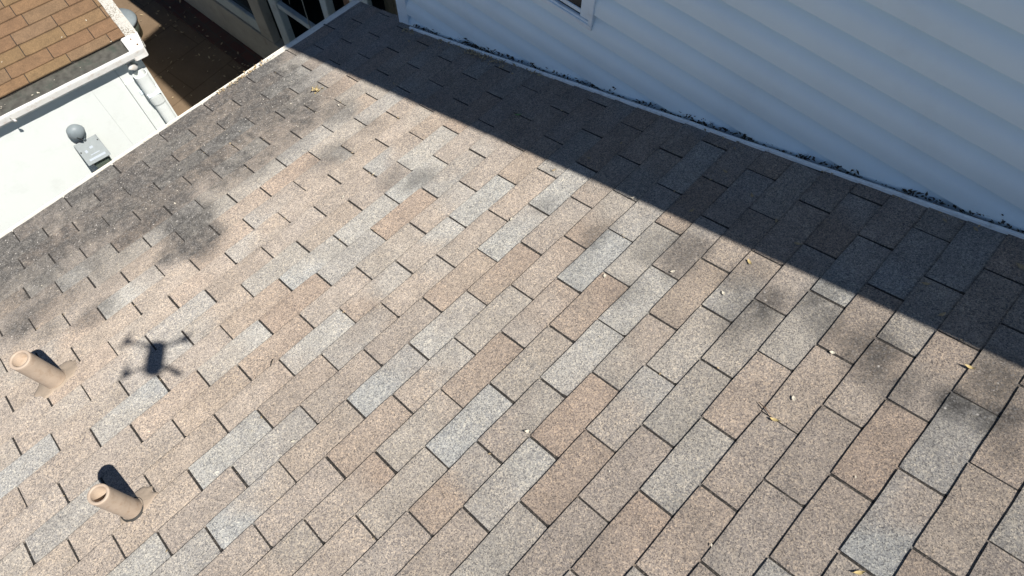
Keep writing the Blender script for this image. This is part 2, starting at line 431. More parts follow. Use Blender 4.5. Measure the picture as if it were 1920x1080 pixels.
# lower walls under the roof
lw = MB()
zt = lambda x: x*SA/CA - .16
lw.hexa([(-2.1,-2.3,-3), (4.2,-2.3,-3), (4.2,2.08,-3), (-2.1,2.08,-3), (-2.1,-2.3,zt(-2.1)), (4.2,-2.3,zt(4.2)), (4.2,2.08,zt(4.2)), (-2.1,2.08,zt(-2.1))])
lw.build('lower_wall', M['siding'], house)
fb = MB(); fb.box((-2.3,-2.45,-.99), (-2.1,2.1,-.955)); fb.build('soffit', M['soffit'], house)

# ---- siding wall: horizontal lap panels running into the roof
wd = Vector((1, .0387, 0)).normalized(); wn_ = Vector((-wd.y, wd.x, 0))
def WP(s, o, z):
    """s along the wall from X=0, o towards the viewer, z height"""
    return Vector((0, 2.192, 0)) + wd*s - wn_*o + Vector((0, 0, z))
sm = MB(); E = .1285; Z0 = .533
S0, S1 = -1.745, 6.4
for k in range(-28, 16):
    zb = Z0 + k*E; ztp = zb + E
    if ztp > 2.48: continue
    n = 60
    # lap profile: a lip about 25 mm proud, the face above it easing back in a long curve
    lip = [(-.029, zb+.003), (.026, zb-.002), (.0285, zb)]
    def cove(f):
        t = max(0, min(1, (f-.20)/.80)); return .0285 - .058*t**2.4
    face = [(cove(f), zb + (E+.004)*f) for f in (0, .08, .2, .3, .4, .5, .58, .66, .73, .79, .85, .92, 1.0)]
    WA, WB, WC, WD = -1.235, -.454, .197, 1.31          # hole for the window
    if ztp < WC or zb > WD: spans = [(S0, S1, None)]
    else: spans = [(S0, WA, None), (WB, S1, None)]
    if zb < WC < ztp: spans.append((WA, WB, 'low'))
    if zb < WD < ztp: spans.append((WA, WB, 'high'))
    for sa0, sb0, clip in spans:
        for prof in (lip, face):
            if clip == 'low': prof = [(o, min(z, WC)) for o, z in prof]
            if clip == 'high': prof = [(o, max(z, WD)) for o, z in prof]
            rings = []; ns_ = max(2, int((sb0-sa0)/.135))
            for i in range(ns_+1):
                s = sa0 + (sb0-sa0)*i/ns_
                wv = .0012*noise.noise(Vector((s*1.3, k*.7, 2)))
                rings.append([WP(s, o+wv, z + .0007*noise.noise(Vector((s*2, k, 0)))) for o, z in prof])
            sm.rings(rings, close=False)
sm.build('siding_wall', M['siding'], house, smooth=True)
bk = MB(); bk.hexa([WP(S0,-.034,-3), WP(S1,-.034,-3), WP(S1,-4,-3), WP(S0,-4,-3), WP(S0,-.034,2.47), WP(S1,-.034,2.47), WP(S1,-4,2.47), WP(S0,-4,2.47)])
bk.build('upper_wall_core', M['siding'], house)
ct = MB()
ct.hexa([WP(-1.835,.028,-3), WP(-1.742,.028,-3), WP(-1.742,-.02,-3), WP(-1.835,-.02,-3), WP(-1.835,.028,2.46), WP(-1.742,.028,2.46), WP(-1.742,-.02,2.46), WP(-1.835,-.02,2.46)])
ct.hexa([WP(-1.838,-.021,-3), WP(-1.79,-.021,-3), WP(-1.79,-.11,-3), WP(-1.838,-.11,-3), WP(-1.838,-.021,2.46), WP(-1.79,-.021,2.46), WP(-1.79,-.11,2.46), WP(-1.838,-.11,2.46)])
ct.build('corner_trim', M['trim'], house, bevel=.003)
# thin metal flashing strip standing on the shingles along the wall foot
fl = MB(); rings = []
for i in range(181):
    x = -1.70 + (4.4+1.70)*i/180
    v = x/CA
    y = WALLY(x) - .016 + .0022*noise.noise(Vector((x*4, 0, 0))) + .0009*noise.noise(Vector((x*25, 3, 0)))
    h = .015 + .002*noise.noise(Vector((x*5, 1, 0)))
    rings.append([RP(y-.008, v, -.001), RP(y-.007, v, h), RP(y-.004, v, h+.0015), RP(y+.004, v, h+.0018), RP(y+.006, v, h), RP(y+.006, v, -.001)])
fl.rings(rings, close=True, cap0=True, cap1=True)
fl.build('wall_flashing', M['flash'], house)
# upper eave whose shadow lies on the roof
ev = MB()
def eyv(X): return 1.850 + .012*X
for a, b in ((-2.09, 6.6),):
    ev.hexa([(a,eyv(a),2.36), (b,eyv(b),2.36), (b,4.6,2.36), (a,4.6,2.36), (a,eyv(a),2.50), (b,eyv(b),2.50), (b,4.6,3.42), (a,4.6,3.42)])
ev.build('upper_roof', M['soffit'], house)

# ---- window in the siding wall (its lower right corner is in view)
fr = MB()
def wbox(mb, s0, s1, z0, z1, o0, o1):
    mb.hexa([WP(s0,o1,z0), WP(s1,o1,z0), WP(s1,o0,z0), WP(s0,o0,z0), WP(s0,o1,z1), WP(s1,o1,z1), WP(s1,o0,z1), WP(s0,o0,z1)])
WS0, WS1, WZ0, WZ1 = -1.24, -.448, .196, 1.32
WS0, WS1, WZ0 = -1.24, -.449, .190
wbox(fr, WS0, WS1, WZ0, WZ0+.024, .0, .036); wbox(fr, WS0, WS1, WZ1-.024, WZ1, .0, .036)
wbox(fr, WS0, WS0+.022, WZ0+.0245, WZ1-.0245, .0, .036); wbox(fr, WS1-.022, WS1, WZ0+.0245, WZ1-.0245, .0, .036)
wbox(fr, WS0+.02, WS1-.02, WZ0+.0205, WZ0+.034, .0, .029); wbox(fr, WS1-.076, WS1-.0225, WZ0+.0345, WZ1-.0245, .0, .024); wbox(fr, WS0+.0225, WS0+.076, WZ0+.0345, WZ1-.0245, .0, .024)
win = fr.build('window', M['trim'], house, bevel=.002)
for q0, q1 in ((WZ0+.044, WZ0+.066), (WZ1-.06, WZ1-.03), (.74, .775)):
    sa_ = MB(); wbox(sa_, WS0+.0765, WS1-.0765, q0, q1, .0, .020); sa_.build('sash_rail', M['trim'], win, bevel=.002)
gp = MB(); wbox(gp, WS0+.0765, WS1-.0765, WZ0+.0352, WZ1-.031, .0, .0155); gp.build('pane', M['glass'], win)

# ------------------------------------------------------------------ vent pipes
def vent_pipe(base, top, rad, label, seed, pipe_foot, open_pipe):
    bx = Vector(base); tp = Vector(top)
    t = thing('vent_pipe', label, 'vent pipe', base, 'beige painted plumbing vent pipes on the roof')
    d_ = (tp-bx).normalized(); L = (tp-bx).length
    a = Vector((1,0,0)); a = (a - d_*a.dot(d_)).normalized(); b = d_.cross(a)
    n = 40; pm = MB(); rings = []
    def ring(h, r_, wob=0):
        return [bx + d_*h + (a*math.cos(2*math.pi*j/n) + b*math.sin(2*math.pi*j/n))*(r_*(1 + wob*noise.noise(Vector((math.cos(2*math.pi*j/n)*2, math.sin(2*math.pi*j/n)*2, h*30+seed))))) for j in range(n)]
    prof = [(-.06, rad), (.02, rad*1.03), (.03, rad*1.012), (.045, rad), (L*.5, rad), (L-.035, rad*1.0), (L-.012, rad*1.005), (L-.003, rad*1.0), (L, rad*.965), (L, rad*.74), (L-.004, rad*.70), (L-.14, rad*.68)]
    for h, r_ in prof: rings.append(ring(h, r_, .012))
    pm.rings(rings, cap1=True); p = pm.build('pipe', M['pipe'], t, smooth=True)
    bb = MB(); bb.rings([ring(L-.018, rad*.71), ring(L-.137, rad*.69)], cap1=True); bb.build('pipe_bore', M['bore'], t, smooth=True)
    # collar rings of sealant at the foot
    cm = MB(); rr = []
    for h, r_ in ((-.05, rad*1.15), (.0, rad*1.2), (.012, rad*1.12), (.018, rad*1.02), (.018, rad*.9)): rr.append(ring(h, r_, .05))
    cm.rings(rr); cm.build('collar', M['sealant'], t, smooth=True)
    # flat lumpy sealant smeared on the shingles round the pipe
    sm_ = MB(); nr = 8; na = 56; rr = []
    u0 = bx.y; v0 = bx.x/CA
    for i in range(nr+1):
        f = i/nr; row = []
        for j in range(na):
            th = 2*math.pi*j/na
            ext = pipe_foot(th) * (1 + .28*noise.noise(Vector((math.cos(th)*2.2, math.sin(th)*2.2, seed))) + .12*noise.noise(Vector((math.cos(th)*7, math.sin(th)*7, seed+3))))
            r_ = rad*.9 + (ext-rad*.9)*f
            u = u0 + math.cos(th)*r_; v = v0 + math.sin(th)*r_
            w = .006*(1-f**2) + .0065 + .003*noise.noise(Vector((u*30, v*30, seed)))*(1-f) - .007*(f > .99)
            row.append(RP(u, v, w))
        rr.append(row)
    sm_.rings(rr); sm_.build('sealant_patch', M['sealant'], t, smooth=True)
    bo = MB(); rr = []
    for w, k in ((.002, 1.32), (.010, 1.28), (.013, 1.18), (.011, 1.02)):
        rr.append([RP(u0 + math.cos(2*math.pi*j/n)*rad*k*1.02, v0 + math.sin(2*math.pi*j/n)*rad*k*1.06, w) for j in range(n)])
    bo.rings(rr); bo.build('foot_ring', M['pipe_foot'] if seed == 2 else M['sealant'], t, smooth=True)  # dark gap round the nearer pipe's foot, painted as a black ring
    return t
vent_pipe((-.262,-.459,-.0875), (-.262,-.446,.172), .034, 'nearer beige vent pipe at the bottom left with black gap round its foot', 2,
          lambda th: .044 + .050*max(0, math.cos(th+.25))**2 + .012*max(0, math.cos(th-3.3))**2, True)
vent_pipe((-1.082,-.462,-.3605), (-1.088,-.464,-.115), .042, 'farther beige vent pipe at the left edge with pale crusted sealant round its foot', 5,
          lambda th: .054 + .055*max(0, math.cos(th+.2))**2 + .048*max(0, math.cos(th-3.1))**3, True)

# ------------------------------------------------------------------ low neighbouring building
NPSI = 1.451; NB = R(4)
NO = Vector((-3.898, .013, -1.3)); na_ = Vector((math.cos(NPSI), math.sin(NPSI), 0)); no_ = Vector((math.sin(NPSI), -math.cos(NPSI), 0))
def NP(a, o, z): return NO + na_*a + no_*o + Vector((0, 0, z))      # o = out from the shingle edge, z from the eave
def NR(a, m_, w): return NP(a, -m_*math.cos(NB) - w*math.sin(NB)*-1, m_*math.sin(NB) + w*math.cos(NB))
nb = thing('outbuilding', 'low white building with a brown shingle roof and a grimy gutter', 'outbuilding', (NO.x, NO.y, -3))
nv_, nf_, nc_ = [], [], []
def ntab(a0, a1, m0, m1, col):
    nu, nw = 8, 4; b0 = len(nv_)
    for i in range(nw+1):
        for j in range(nu+1):
            fa = j/nu; fm = (0, .45, .80, .89, 1)[i]
            a = a0+(a1-a0)*fa; mm = m0+(m1-m0)*fm
            if i == 0: mm += .003*noise.noise(Vector((a*12, m0*9, 0))) + (.006 if (j in (0, nu) and rnd.random() < .25) else 0)
            nv_.append(NR(a, mm, .011*(1-fm)+.001)[:]); nc_.append((*[x*((1,1,1,.45,.12)[i]) for x in col], 0))  # dark course line under the next tab, put into the top rows' colour
    for i in range(nw):
        for j in range(nu):
            q = b0+i*(nu+1)+j; nf_.append((q, q+1, q+nu+2, q+nu+1))
    e0 = len(nv_)
    for j in range(nu+1):
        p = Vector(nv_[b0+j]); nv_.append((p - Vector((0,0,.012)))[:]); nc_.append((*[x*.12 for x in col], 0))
    for j in range(nu): nf_.append((e0+j, e0+j+1, b0+j+1, b0+j))
ncols = [(.188,.112,.056), (.178,.106,.055), (.192,.120,.060), (.180,.114,.062), (.188,.120,.058), (.186,.118,.066), (.180,.105,.055)]
nslots = MB()
NE, NT = .1324, .308
offs = [.71, .39, .61, .24, .96, .25, .7, .1, .55, .9, .3, .65, .15, .8, .4]
AEND = 1.03
for r in range(0, 15):
    m0 = r*NE + (.022 if r == 0 else -.012); m1 = (r+1)*NE + .008
    offr = offs[r]*.308
    j0 = math.floor((-3.2-offr)/NT)
    j = j0; a = offr + j0*NT
    while a < AEND:
        ln = NT*(1 if rnd.random() < .8 else rnd.choice((.75, 1.3))) if (a < -.2) else NT
        a1 = min(a+ln, AEND); a = max(a, -3.3)
        if a1-a > .02: ntab(a+.003, a1-.003, m0, m1, rnd.choice(ncols))
        a = a1 if a1 < AEND else AEND + 1
me = bpy.data.meshes.new('roof'); me.from_pydata(nv_, [], nf_)
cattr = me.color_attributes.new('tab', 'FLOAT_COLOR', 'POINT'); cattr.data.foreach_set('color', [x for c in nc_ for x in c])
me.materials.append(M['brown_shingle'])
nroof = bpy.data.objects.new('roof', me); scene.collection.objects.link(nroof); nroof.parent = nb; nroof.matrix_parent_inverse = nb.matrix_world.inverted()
dk = MB(); dk.hexa([NR(-3.3,.03,-.03), NR(AEND,.03,-.03), NR(AEND,2.0,-.03), NR(-3.3,2.0,-.03), NR(-3.3,.03,-.002), NR(AEND,.03,-.002), NR(AEND,2.0,-.002), NR(-3.3,2.0,-.002)])
dk.build('roof_deck', M['slot'], nroof)
# gutter: white outer trough with a dark dirty floor
gt = MB(); rings = []
for i in range(101):
    a = -3.3 + (1.075+3.3)*i/100
    wb = .004*noise.noise(Vector((a*3, 0, 8))) + .002*noise.noise(Vector((a*14, 0, 3)))
    prof = [(-.005,-.035), (-.005,-.12), (.085,-.12), (.128,-.085), (.152+wb,-.055), (.158+wb,-.012), (.158+wb,.0), (.150+wb,.004), (.140+wb,.004), (.136+wb*1.6,-.003), (.134,-.03), (.08,-.09), (.0,-.09), (-.001,-.035)]
    rings.append([NP(a, o, z) for o, z in prof])
gt.rings(rings, close=True, cap0=True, cap1=True)
gt.build('gutter', M['n_gutter'], nb)
tr = MB(); rings = []
for i in range(161):
    a = -3.28 + (1.0+3.28)*i/160
    z = -.020 + .009*noise.noise(Vector((a*9, 0, 0))); z2 = -.021 + .007*noise.noise(Vector((a*11, 4, 0)))
    rings.append([NP(a, -.06, z-.02), NP(a, -.05, z), NP(a, .05, z2), NP(a, .1335, z2), NP(a, .1335, z2-.02)])
tr.rings(rings, close=True, cap0=True, cap1=True)
tr.build('gutter_debris', M['trough'], nb)
hk = MB(); hk.tube([NP(.075,.15,-.035), NP(.088,.172,-.05), NP(.097,.168,-.066)], [.009,.011,.006], 10); hk.build('gutter_clip', M['n_gutter'], nb, smooth=True)
# rake board with peeling paint, end cap where it meets the gutter
rk = MB(); rings = []
for i in range(41):
    mm = -.0 + 2.0*i/40
    w = .012 + .004*noise.noise(Vector((mm*9, 0, 0)))
    e1 = .006*noise.noise(Vector((mm*12, 2, 0)))
    rings.append([NR(AEND-.002+e1, mm, -.02), NR(AEND-.002+e1, mm, w), NR(AEND+.05, mm, w+.003), NR(AEND+.082+e1*.5, mm, w), NR(AEND+.085+e1*.5, mm, -.14), NR(AEND+.06, mm, -.14)])
rk.rings(rings, close=True, cap0=True, cap1=True); rk.build('rake_board', M['peel'], nb)
ec = MB(); ec.hexa([NP(.985,.0,-.09), NP(1.11,.0,-.09), NP(1.085,.154,-.09), NP(.985,.154,-.09), NP(.985,-.01,.012), NP(1.115,-.01,.016), NP(1.088,.156,.007), NP(.985,.150,.0065)])
ec.build('gutter_end_cap', M['n_gutter'], nb, bevel=.006)
for (aa, oo) in ((1.045, .045), (1.06, .12), (1.092, .004)):
    ns = MB(); ns.tube([NP(aa, oo, .008), NP(aa, oo, .017)], [.007, .005], 8); ns.build('nail_head', M['wood'], nb)
# walls: white sheet panels with battens lines
WO = .04
wl = MB()
def nbox(mb, a0, a1, o0, o1, z0, z1):
    mb.hexa([NP(a0,o0,z0), NP(a1,o0,z0), NP(a1,o1,z0), NP(a0,o1,z0), NP(a0,o0,z1), NP(a1,o0,z1), NP(a1,o1,z1), NP(a0,o1,z1)])
seams = [-3.25, -2.03, -.81, .41, .6, .825]
nbox(wl, -3.25, -2.034, -.2, WO, -1.7, -.04)
nbox(wl, -2.03, -.814, -.2, WO, -1.7, -.04)
nbox(wl, -.81, .607, -.2, WO, -1.7, -.04)
nbox(wl, .6078, .826, -.2, WO, -1.7, -.04)
nbox(wl, .829, 1.03, -1.95, WO, -1.7, -.04)
nbox(wl, -3.25, .828, -1.95, -.21, -1.7, -.04)
wl.build('wall', M['white_wall'], nb)
# downspout at the corner, shadowed mouth, strap and elbow
dp = MB(); n = 20; 
def oval(a, o, z, ra, ro, k=20): return [NP(a + ra*math.copysign(abs(math.cos(t))**.75, math.cos(t)), o + ro*math.copysign(abs(math.sin(t))**.75, math.sin(t)), z) for t in [2*math.pi*j/k for j in range(k)]]
dp.rings([oval(.968,.080,-1.66,.047,.036), oval(.968,.080,-.57,.047,.036), oval(.966,.082,-.55,.051,.040), oval(.962,.084,-.47,.053,.044), oval(.962,.086,-.31,.050,.042), oval(.962,.086,-.245,.052,.044), oval(.962,.086,-.244,.046,.038), oval(.962,.086,-.36,.04,.032)], cap0=True, cap1=True)
dsp = dp.build('downspout', M['white_wall'], nb, smooth=False)
stp = MB(); nbox(stp, .885, .918, WO+.013, WO+.02, -.45, -.41); nbox(stp, .9175, 1.02, WO+.0135, .1285, -.453, -.422); stp.build('strap', M['trim'], dsp, bevel=.002)
olt = MB(); olt.tube([NP(.93,.07,-.118), NP(.935,.08,-.155), NP(.965,.085,-.185)], [.028,.03,.026], 14)
olt.build('outlet_elbow', M['n_gutter'], dsp, smooth=True)
cb = MB(); nbox(cb, .829, .99, WO+.0005, WO+.012, -1.7, -.30); cb.build('corner_board', M['white_wall'], nb, bevel=.003)

# wall mounted lamp with tilted grey plate and green housing
lampT = thing('wall_light', 'grey wall light, rounded head over a tilted plate, on the sunlit white wall', 'wall light', NP(.345, WO, -.67))
hd = MB(); n = 28; rings = []
cen = NP(.337, WO+.045, -.445)
for i in range(11):
    f = i/10; ph = math.pi*(f*.98+.01); rr = math.sin(ph)**.8
    rings.append([cen + no_*(math.cos(ph)*.045) + na_*(math.cos(2*math.pi*j/n)*.063*rr*(1+.05*math.cos(6*math.pi*j/n))) + Vector((0,0,1))*(math.sin(2*math.pi*j/n)*.066*rr*(1 - .2*(math.sin(2*math.pi*j/n) < 0)*abs(math.cos(2*math.pi*j/n)))) for j in range(n)])
hd.rings(rings, cap0=True, cap1=True); head = hd.build('lamp_head', M['lamp_grey'], lampT, smooth=True)
stl = MB(); stl.hexa([NP(.330,WO+.080,-.505), NP(.342,WO+.083,-.51), NP(.342,WO+.05,-.52), NP(.328,WO+.05,-.52), NP(.319,WO+.094,-.455), NP(.322,WO+.094,-.455), NP(.323,WO+.08,-.455), NP(.319,WO+.08,-.455)]); stl.build('slit', M['black'], head)
nk = MB(); nk.tube([NP(.345,WO+.03,-.50), NP(.347,WO+.02,-.58)], [.014,.016], 12); nk.build('neck', M['lamp_grey'], lampT, smooth=True)
pl = MB(); pc = NP(.345, WO+.075, -.64); pu = (Vector((0,0,1))*.80 - no_*.60).normalized(); pnrm = na_.cross(pu).normalized()
if pnrm.z < 0: pnrm = -pnrm
def PLT(x, y, w): return pc + na_*x + pu*y + pnrm*w
pl.hexa([PLT(-.092,-.09,0), PLT(.092,-.09,0), PLT(.092,.09,0), PLT(-.092,.09,0), PLT(-.092,-.09,.008), PLT(.092,-.09,.008), PLT(.085,.09,.008), PLT(-.085,.09,.008)])
plate = pl.build('plate', M['plate'], lampT, bevel=.002)
mk = MB()
for x0, x1, y0, y1 in ((-.062,.066,-.066,-.05), (-.05,-.032,.0,.02), (-.005,.02,.015,.032), (-.03,.04,-.03,-.024)):
    mk.hexa([PLT(x0,y0,.0085), PLT(x1,y0,.0085), PLT(x1,y1,.0085), PLT(x0,y1,.0085), PLT(x0,y0,.0095), PLT(x1,y0,.0095), PLT(x1,y1,.0095), PLT(x0,y1,.0095)])
mk.build('faded_marks', M['mark'], plate)
for sx, sy in ((-.078,.02), (.078,.05), (-.062,-.094), (.07,-.094)):
    kb = MB(); kb.tube([PLT(sx,sy,.006), PLT(sx,sy,.014)], [.006,.005], 10); kb.build('knob', M['black'], plate)
hs = MB(); hs.hexa([NP(.295,WO+.002,-.905), NP(.405,WO+.002,-.905), NP(.405,WO+.075,-.885), NP(.295,WO+.075,-.885), NP(.28,WO+.002,-.64), NP(.42,WO+.002,-.64), NP(.42,WO+.10,-.70), NP(.28,WO+.10,-.70)])
hs.build('housing', M['box_green'], lampT, bevel=.005)

# rounded grey bin on the paving behind the low building's rake board
binT = thing('bin', 'grey round-lidded bin on the sunlit paving behind the peeling white rake board', 'bin', (-5.95, 1.46, -3))
bb = MB(); n = 28; bc = Vector((-5.95,1.46,-3))
def cir(z, r_): return [bc + Vector((math.cos(2*math.pi*j/n)*r_, math.sin(2*math.pi*j/n)*r_, z)) for j in range(n)]
bb.rings([cir(0,.15), cir(.17,.165)], cap0=True); bb.build('body', M['box_green'], binT, smooth=True)
bb = MB(); bb.rings([cir(.160,.17), cir(.172,.174), cir(.182,.172)], cap0=True); bb.build('rim', M['black'], binT, smooth=True)
bb = MB(); bb.rings([cir(.183,.178), cir(.205,.172), cir(.235,.145), cir(.25,.09), cir(.255,.03)], cap0=True, cap1=True); bb.build('lid', M['lamp_grey'], binT, smooth=True)

# ------------------------------------------------------------------ porch in the shade beyond the gutter
PO = Vector((-6.1, 2.157, -3)); pb_ = Vector((1,.065,0)).normalized(); pn_ = Vector((pb_.y, -pb_.x, 0))
def PP(s, o, z): return PO + pb_*s + pn_*o + Vector((0,0,z))
def pbox(mb, s0, s1, o0, o1, z0, z1):
    mb.hexa([PP(s0,o0,z0), PP(s1,o0,z0), PP(s1,o1,z0), PP(s0,o1,z0), PP(s0,o0,z1), PP(s1,o0,z1), PP(s1,o1,z1), PP(s0,o1,z1)])
porch = thing('porch', 'shaded porch of grey frames and dark panes beyond the gutter', 'porch', PO)
b = MB(); pbox(b, -2.2, 2.03, -.1, .0, 0, .442); b.build('base_board', M['porch_sill'], porch, bevel=.004)
b = MB(); pbox(b, -2.2, 1.64, -.06, -.012, .452, .605); b.build('sill', M['porch'], porch, bevel=.006)
b = MB(); pbox(b, -2.2, 1.64, -.055, -.045, .606, 2.0); b.build('pane', M['glass'], porch)
def post(s0, s1, z0, z1, mat=None, o0=-.07, o1=.0):
    b = MB(); pbox(b, s0, s1, o0, o1, z0, z1); return b.build('post', mat or M['porch'], porch, bevel=.005)
post(1.645, 1.835, .443, 2.05, M['porch_sill'], -.09, -.004)
post(2.04, 2.165, 0, 2.05); post(2.87, 2.955, 0, 2.05); post(.2, .3, .606, 2.05); post(-1.3, -1.2, .606, 2.05)
post(3.045, 3.14, 0, 2.3, M['wood'], -.2, -.1)
b = MB(); pbox(b, 2.17, 2.865, -.05, -.005, 1.065, 1.125); b.build('rail', M['porch'], porch, bevel=.004)
b = MB(); pbox(b, 2.17, 2.865, -.05, -.005, .30, .36); b.build('rail', M['porch'], porch, bevel=.004)
b = MB(); pbox(b, 3.19, 3.42, -.1, -.06, 0, 2.2); b.build('grey_panel', M['porch'], porch, bevel=.004)
for pts in ([(2.62,.01,1.0), (2.635,.01,1.4), (2.66,.01,2.0)], [(2.36,.01,.35), (2.40,-.02,.7), (2.52,-.06,1.06)], [(2.45,-.3,1.2), (2.47,-.3,1.6), (2.52,-.3,2.0)], [(1.86,-.25,1.2), (1.98,-.25,1.0), (2.03,-.2,.9)]):
    b = MB(); b.tube([PP(*q) for q in pts], .004, 8); b.build('cable', M['cable'], porch, smooth=True)
b = MB(); rings = []
for i in range(13):
    z = 1.38+.62*i/12
    rings.append([PP(2.3+.56*j/16, -.25+.02*math.sin(j*1.9), z + (.22*(1-j/16) if i == 0 else 0)) for j in range(17)])
b.rings(rings, close=False); b.build('curtain', M['curtain'], porch, fix=False)
b = MB(); pbox(b, -2.2, 3.4, -1.6, -1.55, 0, 2.6); pbox(b, -2.25, -2.2, -1.6, 0, 0, 2.05); pbox(b, -2.2, 3.4, -1.55, -.11, .01, .04)
b.build('inner_wall', M['dark_int'], porch)
b = MB(); b.hexa([PP(-2.3,-.02,2.06), PP(3.5,-.02,2.06), PP(3.5,-1.7,2.2), PP(-2.3,-1.7,2.2), PP(-2.3,-.02,2.14), PP(3.5,-.02,2.14), PP(3.5,-1.7,2.28), PP(-2.3,-1.7,2.28)]); b.build('porch_roof', M['dark_int'], porch)
b = MB(); pbox(b, -2.3, 1.75, -.019, .29, 2.06, 2.12); b.build('porch_shadow_slab', M['dark_int'], porch)  # unseen overhang added to cast shade on the paving
# brick border at the porch foot
b = MB(); pbox(b, -2.3, 3.3, .001, .205, 0, .035)
tag(b.build('brick_border', M['brick'], None, bevel=.006), 'low dark red brick border along the foot of the shaded porch', 'brick border')
# plank fence beyond the corner of the roof
fe = thing('plank_fence', 'olive brown plank fence beside the white corner trim', 'fence', (-2.3, 2.6, -3))
fx = -2.75
b = MB()
while fx < -1.86:
    b.box((fx, 2.62, -3), (fx+.118, 2.64, -.35 + .0*fx)); fx += .124
b.build('planks', M['planks'], fe)
for q in (-.6, -2.6):
    b = MB(); b.box((-2.8, 2.641, q), (-1.85, 2.68, q+.08)); b.build('rail', M['wood'], fe)
for q0, q1 in (((-2.42,2.61,-.62), (-2.32,2.61,-1.35)), ((-2.6,2.61,-.6), (-2.56,2.61,-1.2))):
    b = MB(); b.tube([q0, tuple((x+y)/2+.01 for x, y in zip(q0, q1)), q1], .004, 8); b.build('cord', M['cable'], fe, smooth=True)

# ------------------------------------------------------------------ the drone that carries the camera (its shadow is on the roof)
H = Vector((-.723,.69,0)).normalized(); Rt = Vector((.69,.723,0)).normalized(); U = Vector((0,0,1))
def DP(f, r_, u_):
    f, r_, u_ = f*.78, r_*.80, u_*.85
    return CAM + H*f + Rt*r_ + U*u_
dr = thing('drone', 'small grey quadcopter drone hovering above the roof, seen by its shadow near the vent pipes', 'drone', DP(-.09, 0, .03))
b = MB(); rings = []
for f, hw, z0, z1 in ((-.175,.02,.02,.045), (-.168,.036,.008,.058), (-.10,.043,.0,.066), (-.05,.041,.0,.066), (-.012,.044,.02,.066), (.006,.038,.03,.062), (.012,.02,.038,.054)):
    pts = []
    for k in range(16):
        t = 2*math.pi*k/16
        cx = math.copysign(abs(math.cos(t))**.55, math.cos(t)); cz = math.copysign(abs(math.sin(t))**.55, math.sin(t))
        pts.append(DP(f, hw*cx, (z0+z1)/2 + (z1-z0)/2*cz))
    rings.append(pts)
b.rings(rings, cap0=True, cap1=True); b.build('body', M['drone'], dr, smooth=True)
b = MB(); b.tube([DP(-.052,0,.001), DP(-.04,0,-.003), DP(-.022,0,-.001)], [.014,.017,.014], 16); b.build('gimbal_camera', M['black'], dr, smooth=True)
for (f, r_, u_, fb, rb) in ((.012,.150,.062,-.015,.035), (.012,-.150,.062,-.015,-.035), (-.165,.125,.05,-.13,.034), (-.165,-.125,.05,-.13,-.034)):
    b = MB(); b.tube([DP(fb, rb*.7, .035), DP((f+fb)/2, (r_+rb)/2, .045), DP(f, r_, u_-.01)], [.009,.0055,.0052], 12)
    arm = b.build('arm', M['drone'], dr, smooth=True)
    b = MB(); b.tube([DP(f, r_, u_-.022), DP(f, r_, u_+.012)], [.013,.012], 18); b.build('motor', M['drone'], arm, smooth=True)
    b = MB(); ang = random.uniform(0, math.pi)
    for s_ in (0, math.pi):
        c_, s2 = math.cos(ang+s_), math.sin(ang+s_)
        L_ = .062
        pts0 = []
        for q, wd_ in ((.004,.006), (.02,.0095), (.04,.0085), (L_,.003)):
            pts0.append([DP(f + c_*q - s2*wd_, r_ + s2*q + c_*wd_, u_+.0165), DP(f + c_*q + s2*wd_, r_ + s2*q - c_*wd_, u_+.0145), DP(f + c_*q + s2*wd_, r_ + s2*q - c_*wd_, u_+.0132), DP(f + c_*q - s2*wd_, r_ + s2*q + c_*wd_, u_+.0152)])
        b.rings(pts0, cap0=True, cap1=True)
    b.build('propeller', M['black'], arm)

# ------------------------------------------------------------------ leaves and litter
def leaf_mesh(name, L, W, curl, mat, seed):
    rr = random.Random(seed); mb = MB(); n = 9; rings = []
    for i in range(n+1):
        f = i/n; x = (f-.5)*L; w = W*.5*(math.sin(math.pi*min(1, f*.96+.02))**.8); z = curl*L*(4*(f-.5)**2) + rr.uniform(-.0006,.0006)
        rings.append([(x, -w, z + curl*W*.5), (x, -w*.5, z+.0005), (x, 0, z-.0006), (x, w*.5, z+.0005), (x, w, z + curl*W*.45)])
    mb.rings(rings, close=False)
    top = len(mb.v)
    mb.tube([(-L*.5, 0, curl*L), (-L*.68, .001, curl*L*1.2)], [.0007, .0005], 5)
    me = bpy.data.meshes.new(name); me.from_pydata(mb.v, [], mb.f); me.materials.append(mat)
    for p in me.polygons: p.use_smooth = True
    return me
LM = {'l': [leaf_mesh('leaf', .022, .009, .12, M['leaf_pale'], 1), leaf_mesh('leaf', .018, .008, .2, M['leaf_pale'], 2)],
      'w': [leaf_mesh('leaf', .020, .013, .25, M['leaf_pale'], 3)],
      'p': [leaf_mesh('leaf', .018, .011, .08, M['leaf_pale'], 4)],
      'y': [leaf_mesh('leaf', .028, .010, .16, M['leaf_yellow'], 5)],
      's': [leaf_mesh('leaf', .024, .011, .1, M['leaf_tan'], 6), leaf_mesh('leaf', .020, .009, .2, M['leaf_tan'], 7)],
      'S': [leaf_mesh('leaf', .040, .019, .12, M['leaf_tan'], 8)],
      'g': [leaf_mesh('leaf', .034, .011, .1, M['leaf_green'], 9)]}
